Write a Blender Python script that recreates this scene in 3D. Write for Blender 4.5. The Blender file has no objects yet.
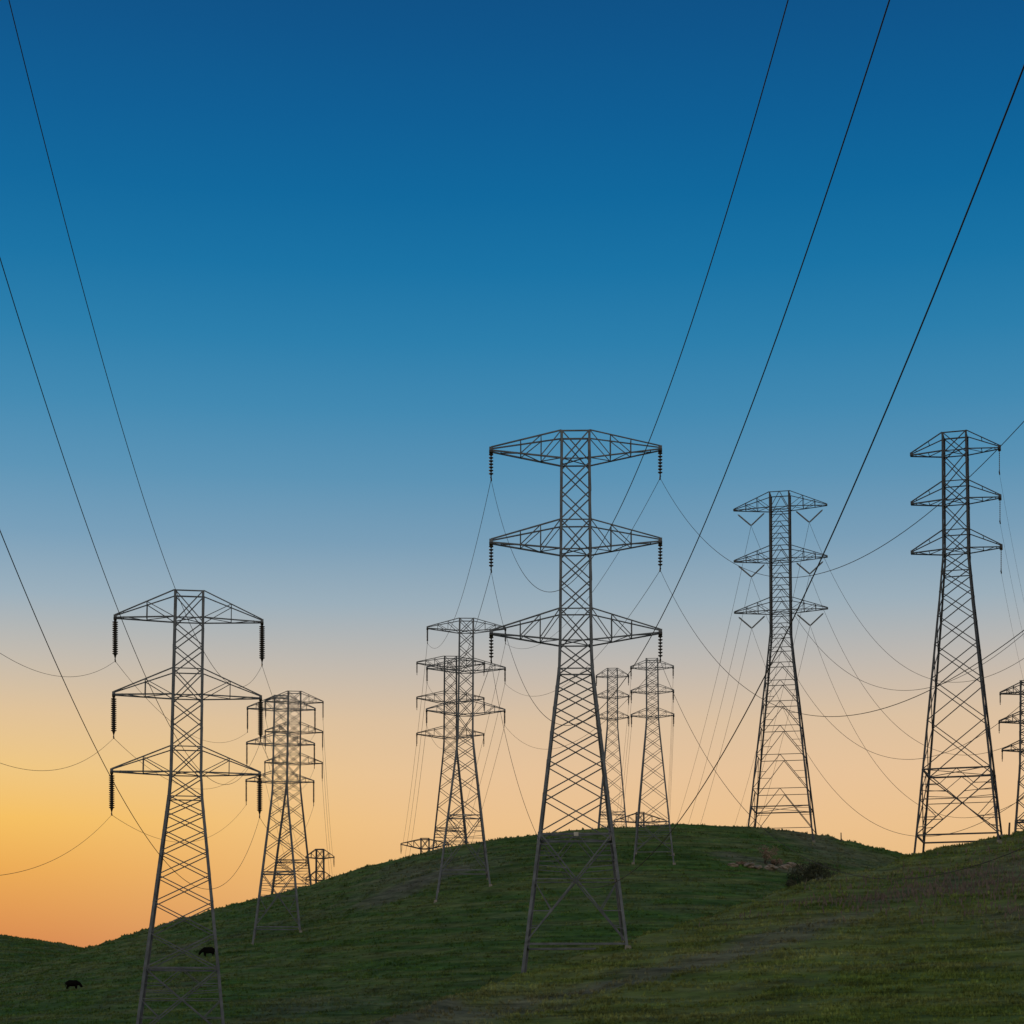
import bpy, bmesh, math, random
import numpy as np
from mathutils import Vector, Matrix

random.seed(7)
np.random.seed(7)
S = bpy.context.scene
COL = S.collection

# ------------------------------------------------------------------ camera
FOC, EYE_Y = 2000.0, 1050.0          # focal length and eye level, in pixels of a 1024 picture
cam_d = bpy.data.cameras.new('camera')
cam = bpy.data.objects.new('camera', cam_d)
COL.objects.link(cam)
cam.location = (0, 0, 0)
cam.rotation_euler = (math.radians(90), 0, 0)
cam_d.sensor_width = 36.0
cam_d.lens = 36.0 * FOC / 1024.0
cam_d.shift_y = (EYE_Y - 512.0) / 1024.0     # level camera with a rising front: uprights stay upright
cam_d.clip_start = 0.5
cam_d.clip_end = 20000
S.camera = cam

# ------------------------------------------------------------------ sky and light
def srgb(r, g, b):
    f = lambda c: (c / 255.0 / 12.92) if c / 255.0 <= 0.04045 else ((c / 255.0 + 0.055) / 1.055) ** 2.4
    return (f(r), f(g), f(b), 1.0)

SUN_EL, SUN_AZ = math.radians(3.0), math.radians(-38.0)   # low sun over the left horizon, beyond the hills
W = bpy.data.worlds.new('World')
S.world = W
W.use_nodes = True
nt = W.node_tree
nt.nodes.clear()
N = lambda t: nt.nodes.new(t)
def mth(op, a=None, b=None, clamp=False):
    n = N('ShaderNodeMath'); n.operation = op; n.use_clamp = clamp
    for i, v in enumerate((a, b)):
        if v is None: continue
        if isinstance(v, (int, float)): n.inputs[i].default_value = v
        else: nt.links.new(v, n.inputs[i])
    return n.outputs[0]
def ramp(stops, fac):
    n = N('ShaderNodeValToRGB')
    e = n.color_ramp.elements
    while len(e) > 1: e.remove(e[-1])
    e[0].position, e[0].color = stops[0]
    for p, c in stops[1:]:
        k = e.new(p); k.color = c
    nt.links.new(fac, n.inputs[0])
    return n.outputs[0]
tc = N('ShaderNodeTexCoord')
sp = N('ShaderNodeSeparateXYZ')
nt.links.new(tc.outputs['Generated'], sp.inputs[0])
X, Y, Z = sp.outputs
hor = mth('SQRT', mth('ADD', mth('MULTIPLY', X, X), mth('MULTIPLY', Y, Y)))
elev = mth('DIVIDE', Z, mth('MAXIMUM', hor, 0.001))
fac = mth('MULTIPLY', elev, 1.0 / 1.0, True)
e_of = lambda y: max(0.0, (EYE_Y - y) / FOC)
def stops(lst, top):
    out = [(e_of(y), srgb(*c)) for y, c in lst]
    return out + top
L_ = [(1000, (190, 98, 64)), (945, (216, 137, 80)), (905, (226, 155, 80)), (865, (237, 173, 82)), (825, (246, 192, 92)), (780, (240, 199, 126)),
      (730, (229, 195, 148)), (670, (198, 187, 173)), (620, (163, 179, 189)), (560, (127, 162, 187)), (450, (78, 143, 181)), (380, (54, 133, 176)),
      (300, (28, 119, 168)), (200, (12, 104, 157)), (90, (10, 91, 146)), (0, (12, 82, 135)), (-200, (10, 62, 112)), (-650, (9, 44, 84)), (-950, (9, 40, 78))]
R_ = [(1000, (214, 160, 110)), (900, (230, 183, 124)), (850, (236, 191, 135)), (790, (233, 194, 151)), (730, (223, 193, 158)), (670, (194, 184, 174)),
      (620, (163, 178, 187)), (560, (128, 160, 183)), (450, (77, 141, 179)), (380, (54, 132, 175)),
      (300, (28, 119, 168)), (200, (12, 104, 157)), (90, (10, 90, 145)), (0, (12, 81, 134)), (-200, (10, 62, 112)), (-650, (9, 44, 84)), (-950, (9, 40, 78))]
def even(lst, n=31):
    """the surveyed colours, smoothly resampled to evenly spaced elevations"""
    e = np.array([e_of(y) for y, _ in lst]); c = np.array([c for _, c in lst], float)
    p = np.linspace(0, 1, n) ** 1.5
    fine = np.linspace(0, 1.0, 1001)
    out = []
    for k in range(3):
        v = np.interp(fine, e, c[:, k]); v = np.convolve(np.pad(v, 14, 'edge'), np.hanning(31)[1:-1] / np.hanning(31).sum(), 'valid')
        out.append(np.interp(p, fine, v))
    return [(float(q), srgb(*[float(o[i]) for o in out])) for i, q in enumerate(p)]
left, right = even(L_), even(R_)
az = mth('DIVIDE', X, mth('MAXIMUM', Y, 0.05))
mr = N('ShaderNodeMapRange'); mr.interpolation_type = 'SMOOTHSTEP'
nt.links.new(az, mr.inputs[0])
mr.inputs[1].default_value = -0.30; mr.inputs[2].default_value = 0.03
mx = N('ShaderNodeMix'); mx.data_type = 'RGBA'
nt.links.new(mr.outputs[0], mx.inputs[0])
nt.links.new(ramp(left, fac), mx.inputs[6]); nt.links.new(ramp(right, fac), mx.inputs[7])
# unseen sky behind the camera, brightened and warmed as added fill on the hills
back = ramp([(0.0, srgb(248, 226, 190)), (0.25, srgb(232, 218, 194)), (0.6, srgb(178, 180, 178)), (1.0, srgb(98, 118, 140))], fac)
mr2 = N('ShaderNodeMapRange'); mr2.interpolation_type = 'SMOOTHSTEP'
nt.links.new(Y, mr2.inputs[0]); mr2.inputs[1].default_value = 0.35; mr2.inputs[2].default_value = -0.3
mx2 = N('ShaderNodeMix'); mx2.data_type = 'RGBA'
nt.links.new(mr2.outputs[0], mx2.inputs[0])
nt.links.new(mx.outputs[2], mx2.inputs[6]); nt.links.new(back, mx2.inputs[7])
bg = N('ShaderNodeBackground'); nt.links.new(mx2.outputs[2], bg.inputs[0]); bg.inputs[1].default_value = 1.0
sky = N('ShaderNodeTexSky'); sky.sky_type = 'NISHITA'; sky.sun_disc = False
sky.sun_elevation = SUN_EL; sky.sun_rotation = SUN_AZ
bg2 = N('ShaderNodeBackground'); nt.links.new(sky.outputs[0], bg2.inputs[0]); bg2.inputs[1].default_value = 0.0015
ad = N('ShaderNodeAddShader'); nt.links.new(bg.outputs[0], ad.inputs[0]); nt.links.new(bg2.outputs[0], ad.inputs[1])
wo = N('ShaderNodeOutputWorld'); nt.links.new(ad.outputs[0], wo.inputs[0])

sun_d = bpy.data.lights.new('sun', 'SUN')
sun_d.energy = 0.35; sun_d.angle = math.radians(12); sun_d.color = (1.0, 0.74, 0.5)
sun = bpy.data.objects.new('sun', sun_d); COL.objects.link(sun)
sd = Vector((math.sin(SUN_AZ) * math.cos(SUN_EL), math.cos(SUN_AZ) * math.cos(SUN_EL), math.sin(SUN_EL)))
sun.rotation_euler = sd.to_track_quat('Z', 'Y').to_euler()

S.view_settings.view_transform = 'Standard'
S.view_settings.look = 'None'
S.view_settings.exposure = 0.0
S.view_settings.gamma = 1.0

# ------------------------------------------------------------------ materials
def new_mat(name):
    m = bpy.data.materials.new(name); m.use_nodes = True
    return m, m.node_tree, m.node_tree.nodes['Principled BSDF']

def steel(name, c0, c1, rough=0.6, metal=0.3, scale=1.3):
    m, t, b = new_mat(name)
    co = t.nodes.new('ShaderNodeTexCoord')
    n = t.nodes.new('ShaderNodeTexNoise'); n.inputs['Scale'].default_value = scale; n.inputs['Detail'].default_value = 5
    t.links.new(co.outputs['Object'], n.inputs['Vector'])
    r = t.nodes.new('ShaderNodeValToRGB')
    r.color_ramp.elements[0].position = .3; r.color_ramp.elements[0].color = (*c0, 1)
    r.color_ramp.elements[1].position = .7; r.color_ramp.elements[1].color = (*c1, 1)
    t.links.new(n.outputs[0], r.inputs[0]); t.links.new(r.outputs[0], b.inputs['Base Color'])
    b.inputs['Roughness'].default_value = rough; b.inputs['Metallic'].default_value = metal
    return m
M_STEEL = steel('galvanised steel', (.062, .074, .096), (.140, .160, .195))
M_STEEL_D = steel('dark weathered steel', (.032, .038, .050), (.066, .077, .098))
M_INS = steel('glazed insulator', (.016, .014, .014), (.03, .026, .024), .3, 0.0)
M_INS_G = steel('grey polymer insulator', (.10, .11, .125), (.15, .16, .175), .5, 0.0)
M_WIRE = steel('conductor strand', (.018, .018, .018), (.035, .034, .033), .8, .1, .4)
M_CONC = steel('concrete', (.13, .125, .11), (.27, .255, .23), .9, 0.0, 3.0)
M_PLATE = steel('pale plate', (.34, .33, .31), (.5, .49, .47), .6, 0.0)
M_COW = steel('black hide', (.003, .0028, .0026), (.007, .006, .0055), .95, 0.0, 2.0)
M_COW.node_tree.nodes['Principled BSDF'].inputs['Specular IOR Level'].default_value = .08
M_WOOD = steel('weathered wood', (.05, .042, .034), (.1, .085, .07), .9, 0.0, 5.0)
M_ROCK = steel('rock', (.15, .12, .10), (.34, .29, .25), .95, 0.0, 1.4)

def grass_mat(name, tuft=False):
    m, t, b = new_mat(name)
    nn = t.nodes.new; L = t.links.new
    at = nn('ShaderNodeAttribute'); at.attribute_name = 'cover'
    sep = nn('ShaderNodeSeparateColor'); L(at.outputs['Color'], sep.inputs[0])
    co = nn('ShaderNodeTexCoord')
    def noise(scale, detail, vec=(1, 1, 1), rough=.6):
        mp = nn('ShaderNodeMapping'); mp.inputs['Scale'].default_value = vec
        L(co.outputs['Object'], mp.inputs[0])
        n = nn('ShaderNodeTexNoise'); n.inputs['Scale'].default_value = scale; n.inputs['Detail'].default_value = detail
        n.inputs['Roughness'].default_value = rough
        L(mp.outputs[0], n.inputs['Vector']); return n.outputs[0]
    def rmp(f, a, b_, c0, c1):
        r = nn('ShaderNodeValToRGB'); e = r.color_ramp.elements
        e[0].position, e[0].color = a, (*c0, 1); e[1].position, e[1].color = b_, (*c1, 1)
        L(f, r.inputs[0]); return r.outputs[0]
    def mix(f, a, b_, mode='MIX'):
        x = nn('ShaderNodeMix'); x.data_type = 'RGBA'; x.blend_type = mode
        if isinstance(f, float): x.inputs[0].default_value = f
        else: L(f, x.inputs[0])
        L(a, x.inputs[6]); L(b_, x.inputs[7]); return x.outputs[2]
    # strips that run along the contour (cattle terraces), clumps, and broad patches
    strips = noise(1.0, 5, (.035, .05, 1.1))
    clump = noise(.55, 6, (1, 1, 1), .7)
    broad = noise(.03, 4)
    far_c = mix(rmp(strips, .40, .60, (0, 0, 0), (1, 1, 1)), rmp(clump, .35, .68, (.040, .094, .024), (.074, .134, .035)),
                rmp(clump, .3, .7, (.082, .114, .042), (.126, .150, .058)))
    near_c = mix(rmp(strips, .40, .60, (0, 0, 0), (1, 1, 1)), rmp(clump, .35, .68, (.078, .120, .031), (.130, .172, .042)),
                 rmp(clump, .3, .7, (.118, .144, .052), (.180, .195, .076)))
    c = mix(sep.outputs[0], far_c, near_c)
    dry = rmp(clump, .3, .7, (.100, .088, .084), (.165, .146, .138))
    c = mix(rmp(broad, .52, .72, (0, 0, 0), (.5, .5, .5)), c, dry)
    ms = nn('ShaderNodeMath'); ms.operation = 'MULTIPLY'; ms.inputs[1].default_value = .6; L(sep.outputs[1], ms.inputs[0])
    c = mix(ms.outputs[0], c, dry)
    var = rmp(sep.outputs[2], 0.0, 1.0, (.82, .84, .82), (1.4, 1.45, 1.4))
    c = mix(1.0, c, var, 'MULTIPLY')
    fine = noise(1.0, 6, (.16, .26, 2.4), .7)
    c = mix(1.0, c, rmp(fine, .34, .66, (.52, .52, .52), (1.5, 1.5, 1.45)), 'MULTIPLY')
    L(c, b.inputs['Base Color'])
    b.inputs['Roughness'].default_value = .95
    b.inputs['Specular IOR Level'].default_value = .1
    if not tuft:
        bp = nn('ShaderNodeBump'); bp.inputs['Strength'].default_value = .6; bp.inputs['Distance'].default_value = .5
        L(noise(.9, 8, (1, 1, 1.6), .75), bp.inputs['Height']); L(bp.outputs[0], b.inputs['Normal'])
    return m
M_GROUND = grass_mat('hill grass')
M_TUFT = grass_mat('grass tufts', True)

# ------------------------------------------------------------------ helpers
def tag(o, label=None, cat=None, group=None, kind=None):
    if label: o['label'] = label
    if cat: o['category'] = cat
    if group: o['group'] = group
    if kind: o['kind'] = kind
    return o

class MB:
    def __init__(s): s.v = []; s.f = []
    def angle(s, p, q, w, t=None, inward=None):
        """steel angle (L section) from p to q"""
        p, q = Vector(p), Vector(q); n = q - p
        if n.length < 1e-4: return
        n.normalize(); t = t or w * .28
        ref = Vector(inward) if inward else (Vector((0, 0, 1)) if abs(n.z) < .9 else Vector((1, 0, 0)))
        u = (ref - n * ref.dot(n))
        if u.length < 1e-4: u = n.orthogonal()
        u.normalize(); v = n.cross(u)
        a = (u + v).normalized(); b_ = (u - v).normalized()
        if not inward: a, b_ = u, v
        o = -(a + b_) * (w * .3)
        sec = [(0, 0), (w, 0), (w, t), (t, t), (t, w), (0, w)]
        i = len(s.v)
        for e in (p, q):
            for x, y in sec: s.v.append(tuple(e + o + a * x + b_ * y))
        for k in range(6):
            k2 = (k + 1) % 6
            s.f.append((i + k, i + k2, i + 6 + k2, i + 6 + k))
        s.f.append(tuple(i + k for k in range(6))); s.f.append(tuple(i + 11 - k for k in range(6)))
    def tube(s, pts, r, n=6, cap=True):
        base = len(s.v); rad = r if isinstance(r, (list, tuple)) else [r] * len(pts)
        pts = [Vector(p) for p in pts]
        up = None
        for k, p in enumerate(pts):
            d = (pts[min(k + 1, len(pts) - 1)] - pts[max(k - 1, 0)]).normalized()
            if up is None: up = d.orthogonal().normalized()
            up = (up - d * up.dot(d)).normalized(); sd_ = d.cross(up)
            for j in range(n):
                a = 2 * math.pi * j / n
                s.v.append(tuple(p + (up * math.cos(a) + sd_ * math.sin(a)) * rad[k]))
        for k in range(len(pts) - 1):
            for j in range(n):
                j2 = (j + 1) % n
                s.f.append((base + k * n + j, base + k * n + j2, base + (k + 1) * n + j2, base + (k + 1) * n + j))
        if cap:
            s.f.append(tuple(base + n - 1 - j for j in range(n)))
            e = base + (len(pts) - 1) * n
            s.f.append(tuple(e + j for j in range(n)))
    def box(s, c, h, rot=0.0, taper=1.0):
        i = len(s.v); cr, sr = math.cos(rot), math.sin(rot)
        for z in (-1, 1):
            k = taper if z > 0 else 1
            for x, y in ((-1, -1), (1, -1), (1, 1), (-1, 1)):
                X_, Y_ = x * h[0] * k, y * h[1] * k
                s.v.append((c[0] + X_ * cr - Y_ * sr, c[1] + X_ * sr + Y_ * cr, c[2] + z * h[2]))
        for q in ((3, 2, 1, 0), (4, 5, 6, 7), (0, 1, 5, 4), (1, 2, 6, 5), (2, 3, 7, 6), (3, 0, 4, 7)):
            s.f.append(tuple(i + k for k in q))
    def build(s, name, mat, parent=None, smooth=False):
        me = bpy.data.meshes.new(name); me.from_pydata(s.v, [], s.f); me.update()
        if smooth: me.polygons.foreach_set('use_smooth', [True] * len(me.polygons))
        me.materials.append(mat)
        o = bpy.data.objects.new(name, me); COL.objects.link(o)
        if parent: o.parent = parent
        return o

def empty(name, loc, rz=0.0):
    o = bpy.data.objects.new(name, None); COL.objects.link(o)
    o.location = loc; o.rotation_euler = (0, 0, rz); o.empty_display_size = 1
    return o

# ------------------------------------------------------------------ terrain
def vnoise(x, y, seed=0):
    xi = np.floor(x).astype(np.int64); yi = np.floor(y).astype(np.int64)
    xf = x - xi; yf = y - yi
    xf = xf * xf * xf * (xf * (xf * 6 - 15) + 10); yf = yf * yf * yf * (yf * (yf * 6 - 15) + 10)
    def h(a, b):
        n = (a * 374761393 + b * 668265263 + seed * 1442695) & 0x7fffffff
        n = ((n ^ (n >> 13)) * 1274126177) & 0x7fffffff
        return ((n ^ (n >> 16)) & 0xffff) / 65535.0
    a = h(xi, yi); b = h(xi + 1, yi); c = h(xi, yi + 1); d = h(xi + 1, yi + 1)
    return (a * (1 - xf) + b * xf) * (1 - yf) + (c * (1 - xf) + d * xf) * yf - .5
def fbm(x, y, o, seed=0):
    r = np.zeros_like(x); a = 1.0
    for k in range(o):
        r += a * vnoise(x, y, seed + k); x = x * 2.03 + 7.1; y = y * 2.03 + 3.7; a *= .5
    return r

def smooth_interp(u, xs, ys):
    """piecewise cubic (Catmull-Rom style, monotone-ish) through the survey points"""
    xs = np.array(xs, float); ys = np.array(ys, float)
    m = np.gradient(ys, xs)
    u = np.clip(u, xs[0], xs[-1])
    i = np.clip(np.searchsorted(xs, u) - 1, 0, len(xs) - 2)
    h = xs[i + 1] - xs[i]; t = (u - xs[i]) / h
    return ((2 * t ** 3 - 3 * t ** 2 + 1) * ys[i] + (t ** 3 - 2 * t ** 2 + t) * h * m[i]
            + (-2 * t ** 3 + 3 * t ** 2) * ys[i + 1] + (t ** 3 - t ** 2) * h * m[i + 1])

U = lambda px: (px - 512.0) / FOC
# bearings of the ridge lines with their distance and height (metres, eye at 0)
_n = [(-900, 90, -6), (-400, 92, -5), (0, 95, -2.4), (200, 103, -.9), (300, 109, .1), (400, 119, 1.75), (520, 142, 5.0), (575, 150, 6.75), (627, 154, 8.15), (660, 158, 9.1),
      (731, 166, 11.3), (781, 172, 13.3), (831, 178, 15.1), (873, 184, 16.4), (916, 190, 18.3), (960, 195, 19.7), (1000, 198, 20.9),
      (1024, 200, 21.7), (1100, 205, 24.0), (1300, 215, 28), (1900, 220, 31)]
_f = [(-900, 420, 1062), (-300, 405, 1020), (0, 400, 977), (50, 400, 962), (88, 398, 951), (150, 394, 931), (220, 388, 910), (300, 380, 889), (390, 362, 863),
      (480, 346, 844), (550, 339, 834), (620, 336, 829), (700, 340, 827), (750, 346, 830), (820, 356, 839), (870, 362, 849),
      (915, 370, 860), (1000, 380, 882), (1200, 400, 930), (1900, 420, 1000)]
_l = [(-900, 600, 905), (-300, 600, 920), (0, 600, 935), (40, 600, 940), (85, 600, 950), (150, 600, 967), (300, 600, 1005), (700, 600, 1030), (1900, 600, 1030)]
NX = [U(a[0]) for a in _n]; FX = [U(a[0]) for a in _f]; LX = [U(a[0]) for a in _l]
FZ = [(EYE_Y - a[2]) / FOC * a[1] for a in _f]; LZ = [(EYE_Y - a[2]) / FOC * a[1] for a in _l]

def smax(a, b, k): 
    h = np.clip(.5 + .5 * (a - b) / k, 0, 1)
    return b + (a - b) * h + k * h * (1 - h) * .5
def smin(a, b, k): return -smax(-a, -b, k)

def terrain(x, y, fine=True):
    x = np.asarray(x, float); y = np.asarray(y, float)
    u = x / np.maximum(y, 45.0)
    dc = smooth_interp(u, NX, [a[1] for a in _n]); zc = smooth_interp(u, NX, [a[2] for a in _n])
    zv = -8.0
    t = (y - 58.0) / (dc - 58.0)
    up = np.where(t > 0, zv + (zc + .5 - zv) * t, zv)
    tt = np.clip(y / 58.0, 0, 1); tt = tt * tt * (3 - 2 * tt)
    up = smax(up, np.full_like(up, zv), 3.0)
    up = np.where(y < 58, -1.75 * (1 - tt) + up * tt, up)
    dn = zc + .5 - .22 * (y - dc)
    near = smin(up, dn, 2.2)
    near = np.maximum(near, -40)
    df = 172.0
    dr = smooth_interp(u, FX, [a[1] for a in _f]); zr = smooth_interp(u, FX, FZ)
    t = np.clip((y - df) / (dr - df), 0, 3)
    upf = -1.0 + (zr + .75 + 1.0) * t ** 1.3 - .12 * np.maximum(df - y, 0)
    dnf = zr + .75 - .30 * (y - dr)
    far = smin(upf, dnf, 3.2)
    zl = smooth_interp(u, LX, LZ)
    t = np.clip((y - 380) / 220.0, -1.5, 2.5)
    lf = smin(zl * t + .7, zl + .7 - .12 * (y - 600), 3.0)
    z = smax(near, far, 2.2)
    z = smax(z, lf, 2.0)
    z = smax(z, np.full_like(z, -12.0), 2.0)
    z = z + 1.0 * fbm(x / 60, y / 60, 2, 5) * np.clip((y - 410) / 60, 0, 1)
    z = z + .55 * fbm(x / 26, y / 26, 3, 3) * np.clip(y / 60, 0, 1)
    if fine:
        q = z / 1.15 + .9 * fbm(x / 22, y / 22, 2, 9)
        z = z + .15 * np.sin(q * 2 * math.pi) * np.clip(fbm(x / 40, y / 40, 2, 15) + .6, 0, 1)
        z = z + .20 * fbm(x / 3.1, y / 3.1, 3, 21)
    return z
def ground_z(x, y): return float(terrain(np.array([x]), np.array([y]))[0])

def cover(x, y):
    """near-hill share and bare-soil share of the ground cover"""
    u = x / np.maximum(y, 45.0)
    dc = smooth_interp(u, NX, [a[1] for a in _n])
    near = 1 / (1 + np.exp((y - dc - 4) / 2.5))
    n1 = fbm(x / 9, y / 9, 4, 33); n2 = fbm(x / 2.2, y / 2.2, 3, 40)
    d = np.zeros_like(x)
    def path(pts, w, k):
        best = np.full_like(x, 1e9)
        for (ax, ay), (bx, by) in zip(pts[:-1], pts[1:]):
            px_, py_ = x - ax, y - ay; ex, ey = bx - ax, by - ay
            t_ = np.clip((px_ * ex + py_ * ey) / (ex * ex + ey * ey), 0, 1)
            best = np.minimum(best, np.hypot(px_ - t_ * ex, py_ - t_ * ey))
        return k * np.clip(1.35 - (best + n1 * w * 1.6 + n2 * w * .8) / w, 0, 1)
    # worn cattle track along the near hillside, and scuffed ground higher up
    d = np.maximum(d, path([(-9, 112), (-2, 122), (7, 129), (15.5, 137), (24, 148), (32, 160)], 2.8, .95))
    d = np.maximum(d, path([(36, 160), (44, 170)], 5.0, .7))
    d = np.maximum(d, path([(33, 132), (44, 143)], 4.0, .6))
    d = np.maximum(d, path([(-22, 318), (-10, 320)], 7.0, .85))
    d = np.maximum(d, path([(33, 316), (46, 314), (54, 306)], 3.2, .9))
    d = np.maximum(d, path([(-26, 350), (-14, 352)], 3.5, .5))
    d = np.maximum(d, path([(-130, 470), (-105, 455)], 16, .7))
    return near, np.clip(d, 0, 1)

def axis(lo, hi, step, ends):
    a = list(np.arange(lo, hi + step * .5, step))
    g = step; v = a[-1]
    while v < ends[1]: g *= 1.22; v += g; a.append(v)
    g = step; v = a[0]; b = []
    while v > ends[0]: g *= 1.22; v -= g; b.append(v)
    return np.array(b[::-1] + a)
gx = axis(-112, 104, .62, (-5000, 5000)); gx = np.concatenate([axis(-190, -114, 2.0, (-5000, -114)), gx[gx > -113]])
gy = axis(90, 402, .62, (-600, 402)); gy = np.concatenate([gy, axis(404, 640, 1.7, (404, 9000))])
GX, GY = np.meshgrid(gx, gy)
fx, fy = GX.ravel(), GY.ravel()
gz = terrain(fx, fy)
nx_, ny_ = len(gx), len(gy)
me = bpy.data.meshes.new('hillside')
idx = np.arange(nx_ * ny_).reshape(ny_, nx_)
quads = np.stack([idx[:-1, :-1], idx[:-1, 1:], idx[1:, 1:], idx[1:, :-1]], -1).reshape(-1, 4)
me.vertices.add(len(fx)); me.vertices.foreach_set('co', np.stack([fx, fy, gz], -1).ravel().astype(np.float32))
me.loops.add(quads.size); me.loops.foreach_set('vertex_index', quads.ravel().astype(np.int32))
me.polygons.add(len(quads)); me.polygons.foreach_set('loop_start', (np.arange(len(quads)) * 4).astype(np.int32))
me.polygons.foreach_set('loop_total', np.full(len(quads), 4, np.int32))
me.polygons.foreach_set('use_smooth', np.ones(len(quads), bool))
me.update(calc_edges=True)
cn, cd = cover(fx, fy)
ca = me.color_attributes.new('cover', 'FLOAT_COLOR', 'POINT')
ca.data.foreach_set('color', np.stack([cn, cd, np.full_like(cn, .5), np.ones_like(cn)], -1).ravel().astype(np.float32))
me.materials.append(M_GROUND)
ground = bpy.data.objects.new('hillside', me); COL.objects.link(ground)
tag(ground, 'rolling green grassy hills with worn brown patches under the pylons', 'hillside', kind='structure')

# grass tufts: one object, spread over the slopes in view
def grass():
    n = 210000
    u = np.random.uniform(-.285, .285, n)
    d = np.exp(np.random.uniform(math.log(98), math.log(405), n))
    k = np.random.rand(n) < .09                       # the hill beyond on the left
    u = np.where(k, np.random.uniform(-.285, -.19, n), u); d = np.where(k, np.random.uniform(440, 612, n), d)
    x = u * d; y = d
    clump = fbm(x / 2.6, y / 2.6, 3, 60)
    cn, cd = cover(x, y)
    keep = (clump + np.random.uniform(-.35, .35, n) > -.12) & (np.random.rand(n) > cd * .75)
    x, y, d, cn, cd, clump = x[keep], y[keep], d[keep], cn[keep], cd[keep], clump[keep]
    n = len(x)
    z = terrain(x, y)
    sc = (.10 + .16 * np.random.rand(n) ** 2 + .12 * np.clip(clump, 0, 1)) * (d / 170) ** .5
    V = []; C = []
    rnd = np.random.rand(n)
    for b in range(3):
        a = np.random.uniform(0, 2 * math.pi, n)
        dx, dy = np.cos(a), np.sin(a)
        w = sc * .45; lean = sc * np.random.uniform(.1, .7, n)
        ox = np.random.uniform(-.5, .5, n) * sc; oy = np.random.uniform(-.5, .5, n) * sc
        cx, cy = x + ox, y + oy
        p0 = np.stack([cx - dx * w, cy - dy * w, z - .04], -1)
        p1 = np.stack([cx + dx * w, cy + dy * w, z - .04], -1)
        p2 = np.stack([cx - dy * lean, cy + dx * lean, z + sc * np.random.uniform(.7, 1.2, n)], -1)
        V.append(np.stack([p0, p1, p2], 1).reshape(-1, 3))
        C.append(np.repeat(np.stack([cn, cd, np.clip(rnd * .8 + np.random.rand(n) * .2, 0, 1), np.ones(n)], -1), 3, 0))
    V = np.concatenate(V); C = np.concatenate(C)
    me = bpy.data.meshes.new('grass'); m = len(V) // 3
    me.vertices.add(len(V)); me.vertices.foreach_set('co', V.ravel().astype(np.float32))
    me.loops.add(len(V)); me.loops.foreach_set('vertex_index', np.arange(len(V), dtype=np.int32))
    me.polygons.add(m); me.polygons.foreach_set('loop_start', (np.arange(m) * 3).astype(np.int32))
    me.polygons.foreach_set('loop_total', np.full(m, 3, np.int32))
    me.update(calc_edges=True)
    ca = me.color_attributes.new('cover', 'FLOAT_COLOR', 'POINT')
    ca.data.foreach_set('color', C.ravel().astype(np.float32))
    me.materials.append(M_TUFT)
    o = bpy.data.objects.new('grass', me); COL.objects.link(o)
    tag(o, 'short rough grass covering the hillsides', 'grass', kind='stuff')
grass()

# ------------------------------------------------------------------ lattice towers
def insulator(mb, p, q, r, core=.5, pitch=.19, n=10):
    """string of insulator discs from p to q"""
    p, q = Vector(p), Vector(q); L = (q - p).length; d = (q - p) / L
    pts, rad = [p], [.03]
    t = L * .07; k = 0
    while t < L * .92:
        for dt, rr in ((0, r * core), (.02, r * .96), (.06, r), (.10, r * (.2 + core)), (.14, r * core)):
            pts.append(p + d * (t + dt * pitch / .19)); rad.append(rr)
        t += pitch
    pts.append(q); rad.append(.04)
    mb.tube(pts, rad, n)

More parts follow.
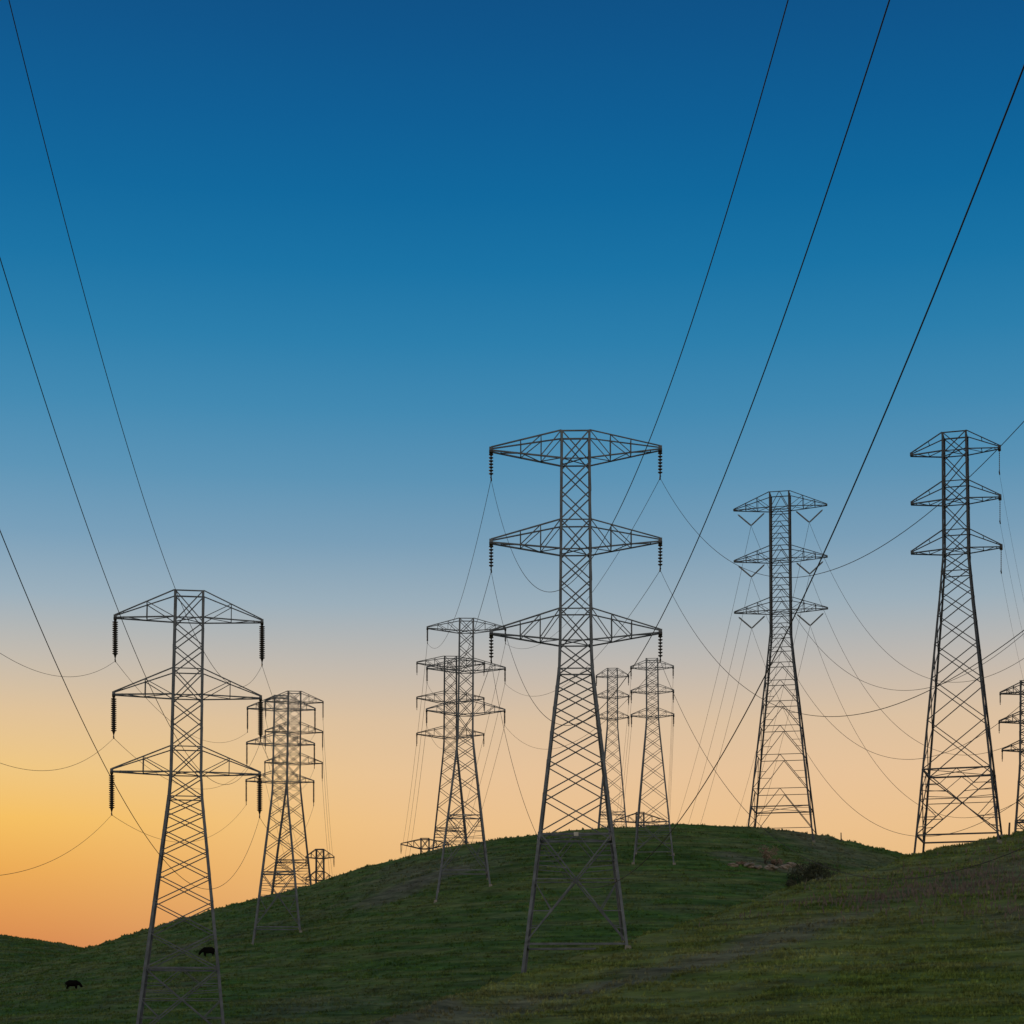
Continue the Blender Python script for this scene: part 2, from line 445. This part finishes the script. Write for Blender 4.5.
TOWERS = {}
def lattice_tower(key, label, d, cx, prof, arms, up, low, belts, ins=20, vee=False, style='X', yaw=0.0,
                  wl=.24, wb=.11, sides=(-1, 1), ins_r=.13, mat=None, cxb=None, splay=1.0, low_n=6, plate=True, webs=None, down=False, core=.5):
    """all heights and widths are surveyed as image rows at the tower's distance, then turned into metres"""
    m = d / FOC
    mat = mat or M_STEEL
    Zt_ = lambda y: (EYE_Y - y) * m                      # on the tower's axis
    py = [p[0] for p in prof]; ph = [p[1] for p in prof]
    Z_ = lambda y: (EYE_Y - y) * m * (1 - float(np.interp(y, py, ph)) / FOC)     # on its front face
    x0 = (cx - 512) * m
    zs = [Z_(y) for y, _ in prof]; hs = [h * m * (1 - h / FOC) for _, h in prof]
    cxb = cx if cxb is None else cxb
    zt, zb = zs[0], zs[-1]
    def hw(z):
        if z <= zs[-1]:
            return hs[-1] + (hs[-1] - hs[-2]) / (zs[-2] - zs[-1]) * (zs[-1] - z)
        return float(np.interp(z, zs[::-1], hs[::-1]))
    lean = lambda z: (cxb - cx) * m * (zt - z) / (zt - zb)
    xb = x0 + lean(zb)
    zbase = ground_z(xb, d)
    root = empty('lattice_tower', (x0, d, zbase), yaw)
    tag(root, label, 'pylon', 'steel lattice pylons on the hills')
    def P(z, sx, sy, k=1.0):
        h = hw(z) * k
        return Vector((lean(z) + sx * h, sy * h, z - zbase))
    R = Matrix.Rotation(yaw, 3, 'Z')
    feet = {}
    for sx in (-1, 1):
        for sy in (-1, 1):
            z = zb
            for _ in range(25):
                w = R @ P(z, sx, sy)
                z = z * .5 + .5 * ground_z(x0 + w.x, d + w.y)
            feet[sx, sy] = z
            mb = MB()
            kn = [zt] + [q for q in zs[1:-1]] + ([zb] if z < zb - .3 else [])
            kn = [q for q in kn if q > z + .2] + [z + .15]
            for a, b in zip(kn[:-1], kn[1:]):
                mb.angle(P(a, sx, sy), P(b, sx, sy), wl * (1.0 if a > zs[min(2, len(zs) - 1)] else 1.12), inward=(-sx, -sy, 0))
            mb.build('leg', mat, root)
            f = MB(); w = P(z, sx, sy)
            f.box((w.x, w.y, w.z - .02), (.30, .30, .34), .0, .7)
            f.build('footing', M_CONC, root)
    # bracing of the four faces
    pan = [Z_(y) for y in up]
    drop = lambda y: float(np.interp(y, py, ph)) * (EYE_Y - y) / FOC     # far chord shows lower than the near one
    armz = [Z_(a[0]) for a in arms] + [Z_(a[2] - drop(a[2])) for a in arms]
    z0, z1 = Z_(low[0]), Z_(low[1])
    h0 = [1.0]
    r = (hw(z1) / hw(z0)) ** (1.0 / max(1, low_n - 1))
    for _ in range(low_n - 1): h0.append(h0[-1] * r)
    cum = np.cumsum([0] + h0) / sum(h0)
    lowz = [z0 + (z1 - z0) * c for c in cum]
    faces = (((-1, -1), (1, -1)), ((1, -1), (1, 1)), ((1, 1), (-1, 1)), ((-1, 1), (-1, -1)))
    for ca_, cb_ in faces:
        mb = MB()
        nrm = Vector(((ca_[0] + cb_[0]) / 2, (ca_[1] + cb_[1]) / 2, 0))
        A = lambda z, k=1.0: P(z, *ca_, k); B = lambda z, k=1.0: P(z, *cb_, k)
        off = nrm * (wb * .6)
        ztop_low = lowz
        full = pan + lowz[1:]
        for i, (a, b) in enumerate(zip(full[:-1], full[1:])):
            if style == 'K':
                mid = (A(a) + B(a)) / 2
                mb.angle(A(b), mid, wb); mb.angle(B(b), mid + off, wb)
                mb.angle(A(b) - off, B(b) - off, wb)
                if hw(a) > 2.4:
                    q = .5
                    ma, mb2 = A(b).lerp(mid, q), B(b).lerp(mid, q)
                    mb.angle(ma, P((a + b) / 2, *ca_), wb * .7); mb.angle(mb2, P((a + b) / 2, *cb_), wb * .7)
            else:
                mb.angle(A(a), B(b), wb); mb.angle(B(a) + off, A(b) + off, wb)
        for z in [zt - .03] + armz + ([] if style == 'K' else [z0]):
            mb.angle(A(z - .02) - off, B(z - .02) - off, wb * 1.05)
        for y in belts:
            z = Z_(y); mb.angle(A(z) - off * 1.5, B(z) - off * 1.5, wb * 1.8)
        # splayed base panel below the last belt: big cross with secondary ties
        zlo = max(feet[ca_], feet[cb_]) + .5
        if len(belts) > 1: zlo = max(zlo, Z_(belts[-1]))
        zhi = z1
        if zhi - zlo > 1.2 and splay:
            c = (A(zhi) + B(zhi) + A(zlo) + B(zlo)) / 4
            hx = hw(zhi) / (hw(zhi) + hw(zlo)); zc = zhi + (zlo - zhi) * hx
            c = (A(zc) + B(zc)) / 2
            mb.angle(A(zhi), B(zlo), wb * 1.15); mb.angle(B(zhi) + off, A(zlo) + off, wb * 1.15)
            for (e, side) in ((A, ca_), (B, cb_)):
                mb.angle(e(zhi).lerp(c, .5), e((zhi + zc) / 2), wb * .8)
                mb.angle(e(zlo).lerp(c, .5), e((zlo + zc) / 2), wb * .8)
                mb.angle(e(zlo).lerp(c, .5), e(zc), wb * .8)
                mb.angle(c - off, e(zc) - off, wb * .85)
                for q_, zz in ((.25, zhi * .75 + zc * .25), (.75, zhi * .3 + zc * .7)):
                    mb.angle(e(zhi).lerp(c, q_ + .02), e(zz) + off, wb * .7)
                mb.angle(e(zlo).lerp(c, .25), e(zlo * .78 + zc * .22), wb * .7)
                mb.angle(e(zhi).lerp(c, .5), (A(zhi) + B(zhi)) / 2 - off, wb * .7)
        mb.build('face_bracing', mat, root)
    # level frames that stiffen the body
    for z in armz[len(arms):] + [Z_(belts[0])]:
        mb = MB()
        mb.angle(P(z, -1, -1), P(z, 1, 1), wb * .8); mb.angle(P(z, 1, -1) + Vector((0, 0, .1)), P(z, -1, 1) + Vector((0, 0, .1)), wb * .8)
        mb.build('inner_brace', mat, root)
    if plate:
        mb = MB(); z = Z_(belts[0]); c = (P(z, -1, -1) + P(z, 1, -1)) / 2
        mb.box((c.x, c.y - .14, c.z), (.17, .012, .14)); mb.build('number_plate', M_PLATE, root)
    att = {}
    for lv, (yt, ytip, yb, span) in enumerate(arms):
        for s in (-1, 1):
            mb = MB()
            a_t, a_b, ztip = Z_(yt), Z_(yb - drop(yb)), Zt_(ytip)
            tipx = s * span * m + lean(ztip)
            tw = .22
            tt = {sy: Vector((tipx, sy * tw, ztip - zbase + .12)) for sy in (-1, 1)}
            tb = {sy: Vector((tipx, sy * tw, ztip - zbase - .12)) for sy in (-1, 1)}
            ct = {sy: P(a_t, s, sy) for sy in (-1, 1)}; cb = {sy: P(a_b, s, sy) for sy in (-1, 1)}
            fr = webs if webs is not None else ((.36, .68) if span * m > 4.5 else (.5,))
            wc = wb * 1.12
            for sy in (-1, 1):
                mb.angle(ct[sy], tt[sy], wc); mb.angle(cb[sy], tb[sy], wc * 1.15)
                prev = cb[sy]; prevt = ct[sy]
                for q in fr:
                    t_, b_ = ct[sy].lerp(tt[sy], q), cb[sy].lerp(tb[sy], q)
                    mb.angle(t_, b_, wb * .8)
                    mb.angle(prevt if down else prev, b_ if down else t_, wb * .75)
                    prev, prevt = b_, t_
            pts = [0.0] + (list(fr) or [.45]) + [.86]
            for k, q in enumerate(pts[1:]):
                mb.angle(cb[-1].lerp(tb[-1], q), cb[1].lerp(tb[1], q), wb * .75)
                i = 1 if k % 2 else -1
                mb.angle(cb[i].lerp(tb[i], pts[k]), cb[-i].lerp(tb[-i], q) + Vector((0, 0, .06)), wb * .7)
                if k < 2: mb.angle(ct[-1].lerp(tt[-1], q), ct[1].lerp(tt[1], q), wb * .7)
            mb.box((tipx, 0, ztip - zbase), (.13, tw + .06, .15))
            arm = mb.build('crossarm', mat, root)
            if s not in sides:
                continue
            if vee:
                hx = abs(tipx - lean(ztip)) ; bx = hw(ztip)
                xa = s * (hx * .92); xi = s * (bx + (hx - bx) * .16); xm = (xa + xi) / 2; zm = ztip - zbase - ins * m
                for xx in (xa, xi):
                    q = MB(); top = Vector((xx + lean(ztip), 0, ztip - zbase - .8)); bot = Vector((xm + lean(ztip), 0, zm))
                    insulator(q, top, bot, ins_r, .7); q.build('insulator_string', M_INS_G, arm, True)
                end = Vector((xm + lean(ztip), 0, zm))
            else:
                q = MB(); top = Vector((tipx, 0, ztip - zbase - .2)); end = Vector((tipx, 0, ztip - zbase - .2 - ins * m))
                q.box(tuple(top), (.14, .3, .1))
                insulator(q, top, end + Vector((0, 0, .25)), ins_r, core, .19 if core >= .5 else .24)
                q.tube([end + Vector((0, -.45, .02)), end + Vector((0, 0, .14)), end + Vector((0, .45, .02))], .06, 6)
                q.tube([end + Vector((0, 0, .3)), end], .05, 6)
                q.build('insulator_string', M_INS, arm, True)
            w = R @ end
            att[s, lv] = Vector((x0 + w.x, d + w.y, zbase + w.z))
    TOWERS[key] = att
    return root

# nearest three -------------------------------------------------------------
lattice_tower('centre', 'largest tall steel lattice tower in the middle, standing on the crest of the near slope', 151, 575.5,
    [(430, 14.2), (640, 16.0), (668, 17.2), (832, 37.0), (944, 51)],
    [(430, 449, 462, 84.5), (519, 541, 552, 84.5), (608, 632, 643, 84.5)],
    [430, 462, 490.5, 519, 552, 580, 608, 643, 668], (668, 832), (834, 944), ins=27, wl=.185, wb=.088, ins_r=.18, core=.26, low_n=6, webs=(.29, .58), down=True, yaw=math.radians(-1.5), cxb=576)
lattice_tower('left', 'near lattice tower at lower left with three flat armed levels and long dark insulators', 182, 189.5,
    [(590, 14.2), (772, 15.4), (796, 17), (968, 36.8), (1040, 44.8)],
    [(590, 619, 620, 72.5), (668, 695.5, 697, 72.5), (746, 772, 774, 73)],
    [590, 622, 645, 668, 699, 722, 746, 775, 796], (796, 968), (968, 1036), ins=42, wl=.225, wb=.092, ins_r=.27, low_n=7, webs=(.47,), yaw=math.radians(8.5), mat=M_STEEL, cxb=181, plate=False)
lattice_tower('right', 'tall lattice tower straddling the dip between the two hills at right', 193, 955,
    [(431, 11.8), (556, 12.6), (600, 16.5), (832, 40), (850, 42)],
    [(431, 451, 453, 43), (480, 500, 502, 43), (529, 549.5, 551.5, 43.5)],
    [431, 453, 480, 502, 529, 551.5, 570], (570, 768), (768, 834), ins=24, wl=.175, wb=.085, ins_r=.05, low_n=6, webs=(), yaw=math.radians(-17), sides=(1,), mat=M_STEEL_D, cxb=960, plate=False)
# the tower with V strings -----------------------------------------------------
lattice_tower('vee', 'tall lattice tower with V shaped insulators standing on the hilltop', 353, 780,
    [(491, 9.8), (632, 10.2), (660, 13), (820, 31), (832, 32.5)],
    [(491, 507.5, 509, 46), (545, 559, 560.5, 46), (597, 610.5, 612, 46)],
    [491, 509, 521, 533, 545, 560.5, 573, 585, 597, 612, 623, 634], (634, 828), (806,), ins=16.5, vee=True, style='K', wl=.26, wb=.11, ins_r=.15, low_n=8, mat=M_STEEL_D, cxb=782.5, plate=False, splay=0, yaw=math.radians(-12.5))
# middle distance -----------------------------------------------------------
lattice_tower('slope', 'front lattice tower of the overlapping pair behind the near left tower', 313, 281.5,
    [(695, 7.2), (788, 7.6), (800, 8.6), (926, 22.5), (952, 25.5)],
    [(696, 708.5, 710, 33.5), (733, 743.5, 745, 33.5), (771, 781, 782.5, 33.5)],
    [695, 710, 721, 733, 745, 758, 771, 782.5, 792], (792, 872), (872, 927), ins=23, wl=.26, wb=.095, ins_r=.15, low_n=5, mat=M_STEEL, cxb=277, yaw=math.radians(6.5))
lattice_tower('slope_back', 'rear lattice tower of the overlapping pair on the left ridge', 394, 294.5,
    [(691, 6.5), (780, 6.9), (792, 8), (890, 20)],
    [(691, 701.5, 703, 28.5), (722, 731.5, 733, 28.5), (753, 762.5, 764, 28.5)],
    [691, 703, 713, 722, 733, 743, 753, 764, 780], (780, 860), (860, 884), ins=17, wl=.28, wb=.105, ins_r=.15, low_n=5, mat=M_STEEL_D, cxb=292, yaw=math.radians(6), plate=False)
lattice_tower('middle', 'taller lattice tower of the pair just left of the largest central tower', 303, 466.5,
    [(618, 7.1), (735, 7.7), (748, 9), (870, 24), (884, 26)],
    [(618, 628, 632, 39), (658, 668, 672, 39), (699, 710, 715, 39)],
    [618, 632, 645, 658, 672, 685, 699, 715, 735], (735, 815), (815, 870), ins=14, wl=.25, wb=.095, ins_r=.15, low_n=5, mat=M_STEEL, cxb=464, yaw=math.radians(2))
lattice_tower('middle_back', 'shorter rear lattice tower of the pair just left of the largest central tower', 402, 450.5,
    [(656, 6.2), (745, 6.6), (757, 7.8), (862, 19)],
    [(656, 663, 668, 33.5), (691, 698, 703, 33.5), (726, 734, 738, 33.5)],
    [656, 668, 680, 691, 703, 714, 726, 738, 750], (750, 828), (828, 856), ins=11, wl=.28, wb=.105, ins_r=.15, low_n=5, mat=M_STEEL_D, cxb=450, yaw=math.radians(3), plate=False)
lattice_tower('grass', 'small slim lattice tower standing in green grass just right of the central tower', 308, 652,
    [(658, 5.9), (718, 6.2), (730, 7.2), (850, 19), (865, 20.5)],
    [(660, 667, 669, 21), (684, 691, 693, 21), (708, 715, 717, 21)],
    [658, 669, 677, 684, 693, 701, 708, 717], (717, 820), (822, 852), ins=10, wl=.20, wb=.072, ins_r=.13, low_n=7, mat=M_STEEL, cxb=654, yaw=math.radians(-5), plate=False)
lattice_tower('grass_back', 'small faint lattice tower between the central tower and the slim grass tower', 366, 612.5,
    [(668, 5.0), (726, 5.4), (738, 6.4), (840, 15.5)],
    [(668, 676, 677, 16), (690, 696, 698, 16), (711, 717, 719, 16)],
    [668, 677, 684, 690, 698, 705, 711, 719], (719, 810), (812, 836), ins=8, wl=.21, wb=.078, ins_r=.13, low_n=7, mat=M_STEEL, cxb=612.5, yaw=math.radians(-4), plate=False)
lattice_tower('edge', 'small lattice tower cut off by the right edge of the picture', 335, 1028,
    [(680, 7.4), (765, 8.2), (834, 13), (850, 14.5)],
    [(682, 692, 693, 27), (711, 720.5, 722, 28), (740, 749, 750.5, 25)],
    [680, 693, 702, 711, 722, 731, 740, 750.5], (750.5, 820), (820, 845), ins=10, wl=.3, wb=.13, ins_r=.13, low_n=4, mat=M_STEEL_D, yaw=math.radians(-15), plate=False)
# tops of towers beyond the ridge ------------------------------------------------
lattice_tower('beyond_left', 'distant lattice tower top rising over the left ridge beside the overlapping pair', 520, 320,
    [(849, 3.8), (905, 4.4), (950, 11)],
    [(849, 857, 858.5, 14), (871, 879, 880.5, 14), (893, 901, 902.5, 14)],
    [849, 858.5, 871, 880.5, 893, 902.5], (902.5, 935), (935, 948), ins=9, wl=.3, wb=.15, ins_r=.15, low_n=3, mat=M_STEEL_D, plate=False)
lattice_tower('beyond_middle', 'top of a distant lattice tower peeping over the ridge with one arm to the left', 520, 425,
    [(838, 4.2), (890, 4.6), (935, 12)],
    [(839, 844, 849, 24), (862, 867, 872, 24), (884, 889, 894, 24)],
    [838, 849, 862, 872, 884, 894], (894, 925), (925, 938), ins=9, wl=.3, wb=.15, ins_r=.15, low_n=3, mat=M_STEEL_D, plate=False)
lattice_tower('beyond_right', 'top arms of a distant lattice tower just clearing the ridge behind the slim tower', 540, 640,
    [(812, 4.0), (862, 4.4), (910, 11)],
    [(813, 821, 822.5, 26), (836, 844, 845.5, 26), (858, 866, 867.5, 26)],
    [812, 822.5, 836, 845.5, 858, 867.5], (867.5, 895), (895, 908), ins=8, wl=.3, wb=.15, ins_r=.15, low_n=3, mat=M_STEEL_D, plate=False)

# ------------------------------------------------------------------ conductors
LV = ('top', 'middle', 'bottom'); SD = {-1: 'left', 1: 'right'}
def wire(pts, label, r=.022, group='power line conductors'):
    mb = MB(); mb.tube(pts, r, 6)
    o = mb.build('power_line', M_WIRE, None, True)
    tag(o, label, 'power line', group)

def span_to_viewer(p0, a, b, c, smax_, label, r=.022):
    pts = []
    n = 110
    for k in range(n + 1):
        s = smax_ * k / n
        pts.append((p0.x + a * s, p0.y - s, p0.z - b * s + c * s * s))
    wire(pts, label, r)
def span_between(p, q, sag, label, r=.022):
    n = 48; pts = []
    for k in range(n + 1):
        t = k / n; v = p.lerp(q, t); pts.append((v.x, v.y, v.z - 4 * sag * t * (1 - t)))
    wire(pts, label, r)

CEN = {(-1, 0): (.6087, .00423), (-1, 1): (.6001, .00411), (-1, 2): (.6123, .00414), (1, 0): (.5764, .00385), (1, 1): (.5781, .00383), (1, 2): (.5917, .0039)}
for (s, lv), (b, c) in CEN.items():
    span_to_viewer(TOWERS['centre'][s, lv], .08, b, c, min(b / c * 1.1, 160), 'black cable sweeping up right from the %s %s insulator of the largest central tower' % (LV[lv], SD[s]), .0155)
LEF = {(-1, 0): (.2892, .00185), (-1, 1): (.2901, .00191), (-1, 2): (.2657, .00143), (1, 0): (.3094, .00205), (1, 1): (.3125, .00204), (1, 2): (.3096, .0020)}
for (s, lv), (b, c) in LEF.items():
    span_to_viewer(TOWERS['left'][s, lv], .07, b, c, min(b / c * 1.05, 190), 'black cable from the %s %s insulator of the near left tower, rising out left' % (LV[lv], SD[s]), .0155)

def link(k1, k2, sag, text, r=.019, keys=None):
    for key in sorted(TOWERS[k1]):
        if keys and key not in keys: continue
        if key not in TOWERS[k2]: continue
        span_between(TOWERS[k1][key], TOWERS[k2][key], sag, text % (LV[key[1]], SD[key[0]]), r)
link('centre', 'middle', 5.0, 'thin cable running back from the %s %s insulator of the largest central tower')
link('left', 'slope', 4.0, 'thin cable running back from the %s %s insulator of the near left tower')
link('slope_back', 'beyond_left', 3.0, 'hair thin cable from the rear left ridge tower\'s %s %s insulator, over the ridge', .025)
link('middle', 'beyond_middle', 3.0, 'hair thin cable from the taller paired tower\'s %s %s insulator, left of centre', .025)
link('grass', 'beyond_right', 3.0, 'hair thin cable from the slim grass tower\'s %s %s insulator, over the ridge', .02)
link('right', 'edge', 4.0, 'thin cable from the %s %s arm of the tower straddling the hill dip', .011)
for (s, lv), p in sorted(TOWERS['vee'].items()):
    q = Vector((50 + s * 9, 610, 47 - lv * 9))
    span_between(p, q, 9, 'faint cable dropping behind the ridge from the hilltop tower\'s %s %s V insulator' % (LV[lv], SD[s]), .028)
    b, c = {(-1, 0): (.7307, .0026), (-1, 1): (.7468, .0028), (-1, 2): (.7493, .0028), (1, 0): (.8025, .0034), (1, 1): (.8154, .0035), (1, 2): (.833, .0038)}[s, lv]
    span_to_viewer(p, .06, b, c, 275, 'faint cable sagging to the right edge from the hilltop tower\'s %s %s V insulator' % (LV[lv], SD[s]), .028)

# ------------------------------------------------------------------ cattle
def cow(x, y, face, label, head_up=False, k=1.0):
    """continuous skinned body, about 2.3 m long; face = +1 looks right"""
    J = [((.0, 0, .93), .42), ((.55, 0, .95), .42), ((-.55, 0, .97), .40), ((-.84, 0, 1.02), .30),
         ((.86, 0, 1.0), .30)]
    E = [(0, 1), (0, 2), (2, 3), (1, 4)]
    def add(par, pts):
        for p, r in pts:
            J.append((p, r)); E.append((par, len(J) - 1)); par = len(J) - 1
        return par
    if head_up: add(4, [((1.10, 0, 1.18), .21), ((1.30, 0, 1.27), .16), ((1.55, 0, 1.15), .13), ((1.70, 0, 1.05), .10)])
    else: add(4, [((1.10, 0, .92), .21), ((1.30, 0, .70), .16), ((1.44, 0, .46), .14), ((1.54, 0, .26), .11)])
    for sy in (-1, 1):
        add(1, [((.62, sy * .22, .72), .17), ((.60 + .05 * sy, sy * .22, .40), .085), ((.62 + .06 * sy, sy * .22, .12), .06), ((.66 + .06 * sy, sy * .22, .03), .075)])
        add(2, [((-.60, sy * .23, .78), .20), ((-.52 + .06 * sy, sy * .23, .55), .11), ((-.72 + .06 * sy, sy * .23, .36), .075), ((-.66 + .06 * sy, sy * .23, .03), .075)])
    add(3, [((-.97, 0, 1.08), .05), ((-1.0, 0, .75), .035), ((-.98, 0, .42), .06)])
    me = bpy.data.meshes.new('cow'); me.from_pydata([j[0] for j in J], E, []); me.update()
    o = bpy.data.objects.new('cow', me); COL.objects.link(o)
    sk = o.modifiers.new('skin', 'SKIN'); sk.use_smooth_shade = True
    o.modifiers.new('sub', 'SUBSURF').levels = 1
    o.modifiers['sub'].render_levels = 1
    for i, (p, r) in enumerate(J):
        me.skin_vertices[0].data[i].radius = (r * 1.3, r * 1.3)
    me.skin_vertices[0].data[0].use_root = True
    dg = bpy.context.evaluated_depsgraph_get()
    m2 = bpy.data.meshes.new_from_object(o.evaluated_get(dg))
    bpy.data.objects.remove(o)
    o = bpy.data.objects.new('cow', m2); m2.materials.clear(); m2.materials.append(M_COW); COL.objects.link(o)
    o.scale = (k, k, k); o.location = (x, y, ground_z(x, y) + .04); o.rotation_euler = (0, 0, math.radians(4) if face > 0 else math.radians(176))
    # ears and horns-free poll as part of the animal
    hb = Vector((1.28, 0, 1.36)) if head_up else Vector((1.31, 0, .80))
    for sy in (-1, 1):
        e = MB(); e.tube([hb + Vector((0, sy * .10, 0)), hb + Vector((-.03, sy * .24, .03)), hb + Vector((-.02, sy * .34, -.02))], [.03, .065, .015], 8)
        e.build('ear', M_COW, o, True)
    tag(o, label, 'cow', 'black cattle on the hillside')

def on_ground(px, py, d0, d1):
    """point of the ground met by a bearing/height sight line"""
    ds = np.arange(d0, d1, .25)
    z = terrain((px - 512) / FOC * ds, ds)
    yy = EYE_Y - z / ds * FOC
    k = int(np.argmax(yy <= py)) if (yy <= py).any() else int(np.argmin(yy))
    return (px - 512) / FOC * ds[k], ds[k]
cx_, cy_ = on_ground(72, 990, 190, 395)
cow(cx_, cy_, 1, 'black cow grazing alone with lowered head on open grass at far left', k=1.0)
cx_, cy_ = on_ground(209, 957, 190, 390)
cow(cx_, cy_, -1, 'black cow grazing behind the right leg of the near left tower', k=1.02)
print('cows', cx_, cy_)

# ------------------------------------------------------------------ shrubs, rocks, posts
def leaf_mat(name, c0, c1):
    return steel(name, c0, c1, .9, 0.0, 2.2)
M_LEAF = leaf_mat('bush leaves', (.026, .036, .018), (.075, .082, .042))
M_DRY = leaf_mat('dry stalks', (.15, .095, .065), (.28, .20, .15))
M_TWIG = leaf_mat('twigs', (.03, .024, .02), (.06, .05, .04))
def shrub(x, y, r, h, n, mat, label, name='bush', size=.2, group=None, lobes=7):
    root = empty(name, (x, y, ground_z(x, y)))
    st = MB(); lf = MB()
    cen = []
    for k in range(lobes):
        a = random.uniform(0, 2 * math.pi); q = r * random.uniform(.1, .9)
        cen.append((Vector((math.cos(a) * q, math.sin(a) * q * .7, h * random.uniform(.35, .75))), random.uniform(.2, .48) * r))
        c = cen[-1][0]
        st.tube([(c.x * .15, c.y * .15, -.1), (c.x * .5, c.y * .5, c.z * .5), tuple(c)], [.05, .035, .015], 5)
    for k in range(n):
        c, cr = random.choice(cen)
        v = Vector((random.gauss(0, 1), random.gauss(0, 1), random.gauss(0, 1))).normalized() * cr * random.uniform(.35, 1.05)
        v.z *= h / r * .8
        p = c + v
        if p.z < .02: p.z = random.uniform(.02, .2)
        d1 = Vector((random.gauss(0, 1), random.gauss(0, 1), random.gauss(.5, 1))).normalized(); d2 = d1.orthogonal().normalized()
        s_ = size * random.uniform(.5, 1.3); i = len(lf.v)
        lf.v += [tuple(p - d2 * s_ * .3), tuple(p + d1 * s_ * .5), tuple(p + d2 * s_ * .3), tuple(p - d1 * s_ * .5)]
        lf.f.append((i, i + 1, i + 2, i + 3))
    st.build('stem', M_TWIG, root); lf.build('foliage', mat, root)
    tag(root, label, 'bush' if name == 'bush' else 'shrub', group)

bx, by = on_ground(815, 887, 185, 350)
shrub(bx, by, 4.6, 4.4, 1700, M_LEAF, 'large dark bush in the hollow where the two hills meet', size=.42, lobes=16)
for px, py, r, h, lab in ((796, 889, 1.6, 1.3, 'low ragged green bush at the left foot of the big dark bush'), (836, 883, 2.0, 1.5, 'low ragged green bush at the right end of the big dark bush')):
    x_, y_ = on_ground(px, py, 185, 350)
    shrub(x_, y_, r, h, 700, M_LEAF, lab, size=.34, lobes=8)
for px, py, r, h, lab in ((765, 864, 1.9, 2.9, 'tall russet dry shrub among rocks below the hilltop tower'), (775, 866, 1.3, 1.2, 'low dry shrub right of the tall russet one'),
                          (742, 866, 1.5, .8, 'flat pale dry shrub at left end of the rocky patch')):
    x_, y_ = on_ground(px, py, 215, 345)
    shrub(x_, y_, r, h, 420, M_DRY, lab, 'dry_shrub', .28, 'dry shrubs by the rocks', 6)
rk = 0
ROCKS = ((733, 866, .5, 'grey'), (749, 867, .7, 'grey'), (757, 868, .55, 'brown'), (771, 869, .75, 'brown'), (784, 868, .6, 'grey'), (792, 867, .8, 'brown'), (803, 870, .5, 'grey'))
RL = ('first', 'second', 'third', 'fourth', 'fifth', 'sixth', 'seventh')
for k, (px, py, r, cname) in enumerate(ROCKS):
    x_, y_ = on_ground(px, py, 215, 345)
    bm = bmesh.new(); bmesh.ops.create_icosphere(bm, subdivisions=3, radius=1)
    for v in bm.verts:
        p = v.co; q = 1 + .75 * float(fbm(np.array([p.x * 1.4 + k * 9.1]), np.array([p.y * 1.4 + p.z * 2.1]), 3, 70)[0])
        v.co = Vector((p.x * r * 1.5 * q, p.y * r * 1.2 * q, p.z * r * .7 * q))
    me = bpy.data.meshes.new('rock'); bm.to_mesh(me); bm.free(); me.materials.append(M_ROCK)
    o = bpy.data.objects.new('rock', me); COL.objects.link(o); o.location = (x_, y_, ground_z(x_, y_) + r * .15); o.rotation_euler = (0, 0, k * 1.3)
    tag(o, 'low weathered rock, %s from the left in the row beside the dry shrubs' % RL[k], 'rock', 'rocks below the hilltop')
for px, py, d0, d1, lab, hh in ((841, 842, 330, 372, 'lone thin post on the skyline right of the hilltop tower', 1.6),
                                (1009, 836, 190, 210, 'short leaning post on the near crest beside the right tower', 1.3)):
    x_, y_ = on_ground(px, py, d0, d1)
    mb = MB(); z_ = ground_z(x_, y_)
    mb.tube([(0, 0, -.3), (.02, 0, hh * .5), (.06 if px > 900 else 0, 0, hh), (.06 if px > 900 else 0, 0, hh + .02)], [.11, .10, .09, .05], 8)
    o = mb.build('fence_post', M_WOOD); o.location = (x_, y_, z_)
    tag(o, lab, 'post', 'old fence posts')

# stand of dead weeds on the near slope at right
def dry_weeds():
    mb = MB(); n = 2300
    for cx_, cy_, rx, ry, share in ((37.5, 161, 7.5, 9, .55), (41, 141, 6, 5, .2), (29, 156, 8, 5, .2), (46, 180, 5, 5, .05)):
        for _ in range(int(n * share)):
            x = random.gauss(cx_, rx * .7); y = random.gauss(cy_, ry * .75)
            z = ground_z_fast(x, y); h = random.uniform(.2, .75); a = random.uniform(0, 6.28)
            l = Vector((random.gauss(0, .18), random.gauss(0, .18), 1)).normalized() * h
            w = Vector((math.cos(a), math.sin(a), 0)) * random.uniform(.02, .06); p = Vector((x, y, z - .03))
            i = len(mb.v); mb.v += [tuple(p - w * .5), tuple(p + w * .5), tuple(p + l * .6 + w * 1.3), tuple(p + l), tuple(p + l * .6 - w * 1.3)]
            mb.f.append((i, i + 1, i + 2, i + 3, i + 4))
    o = mb.build('dry_weeds', M_DRYW)
    tag(o, 'purplish brown dead weeds standing on the near slope at right', 'weeds', kind='stuff')
M_DRYW = leaf_mat('dead weeds', (.085, .066, .062), (.17, .135, .12))
_cache = {}
def ground_z_fast(x, y):
    k = (round(x * 2), round(y * 2))
    if k not in _cache: _cache[k] = ground_z(k[0] / 2, k[1] / 2)
    return _cache[k]
dry_weeds()
if 0:
    for k in TOWERS:
        print('ATT', k, {a: (round(512 + p.x / p.y * FOC, 1), round(EYE_Y - p.z / p.y * FOC, 1), round(p.y, 2)) for a, p in TOWERS[k].items()})
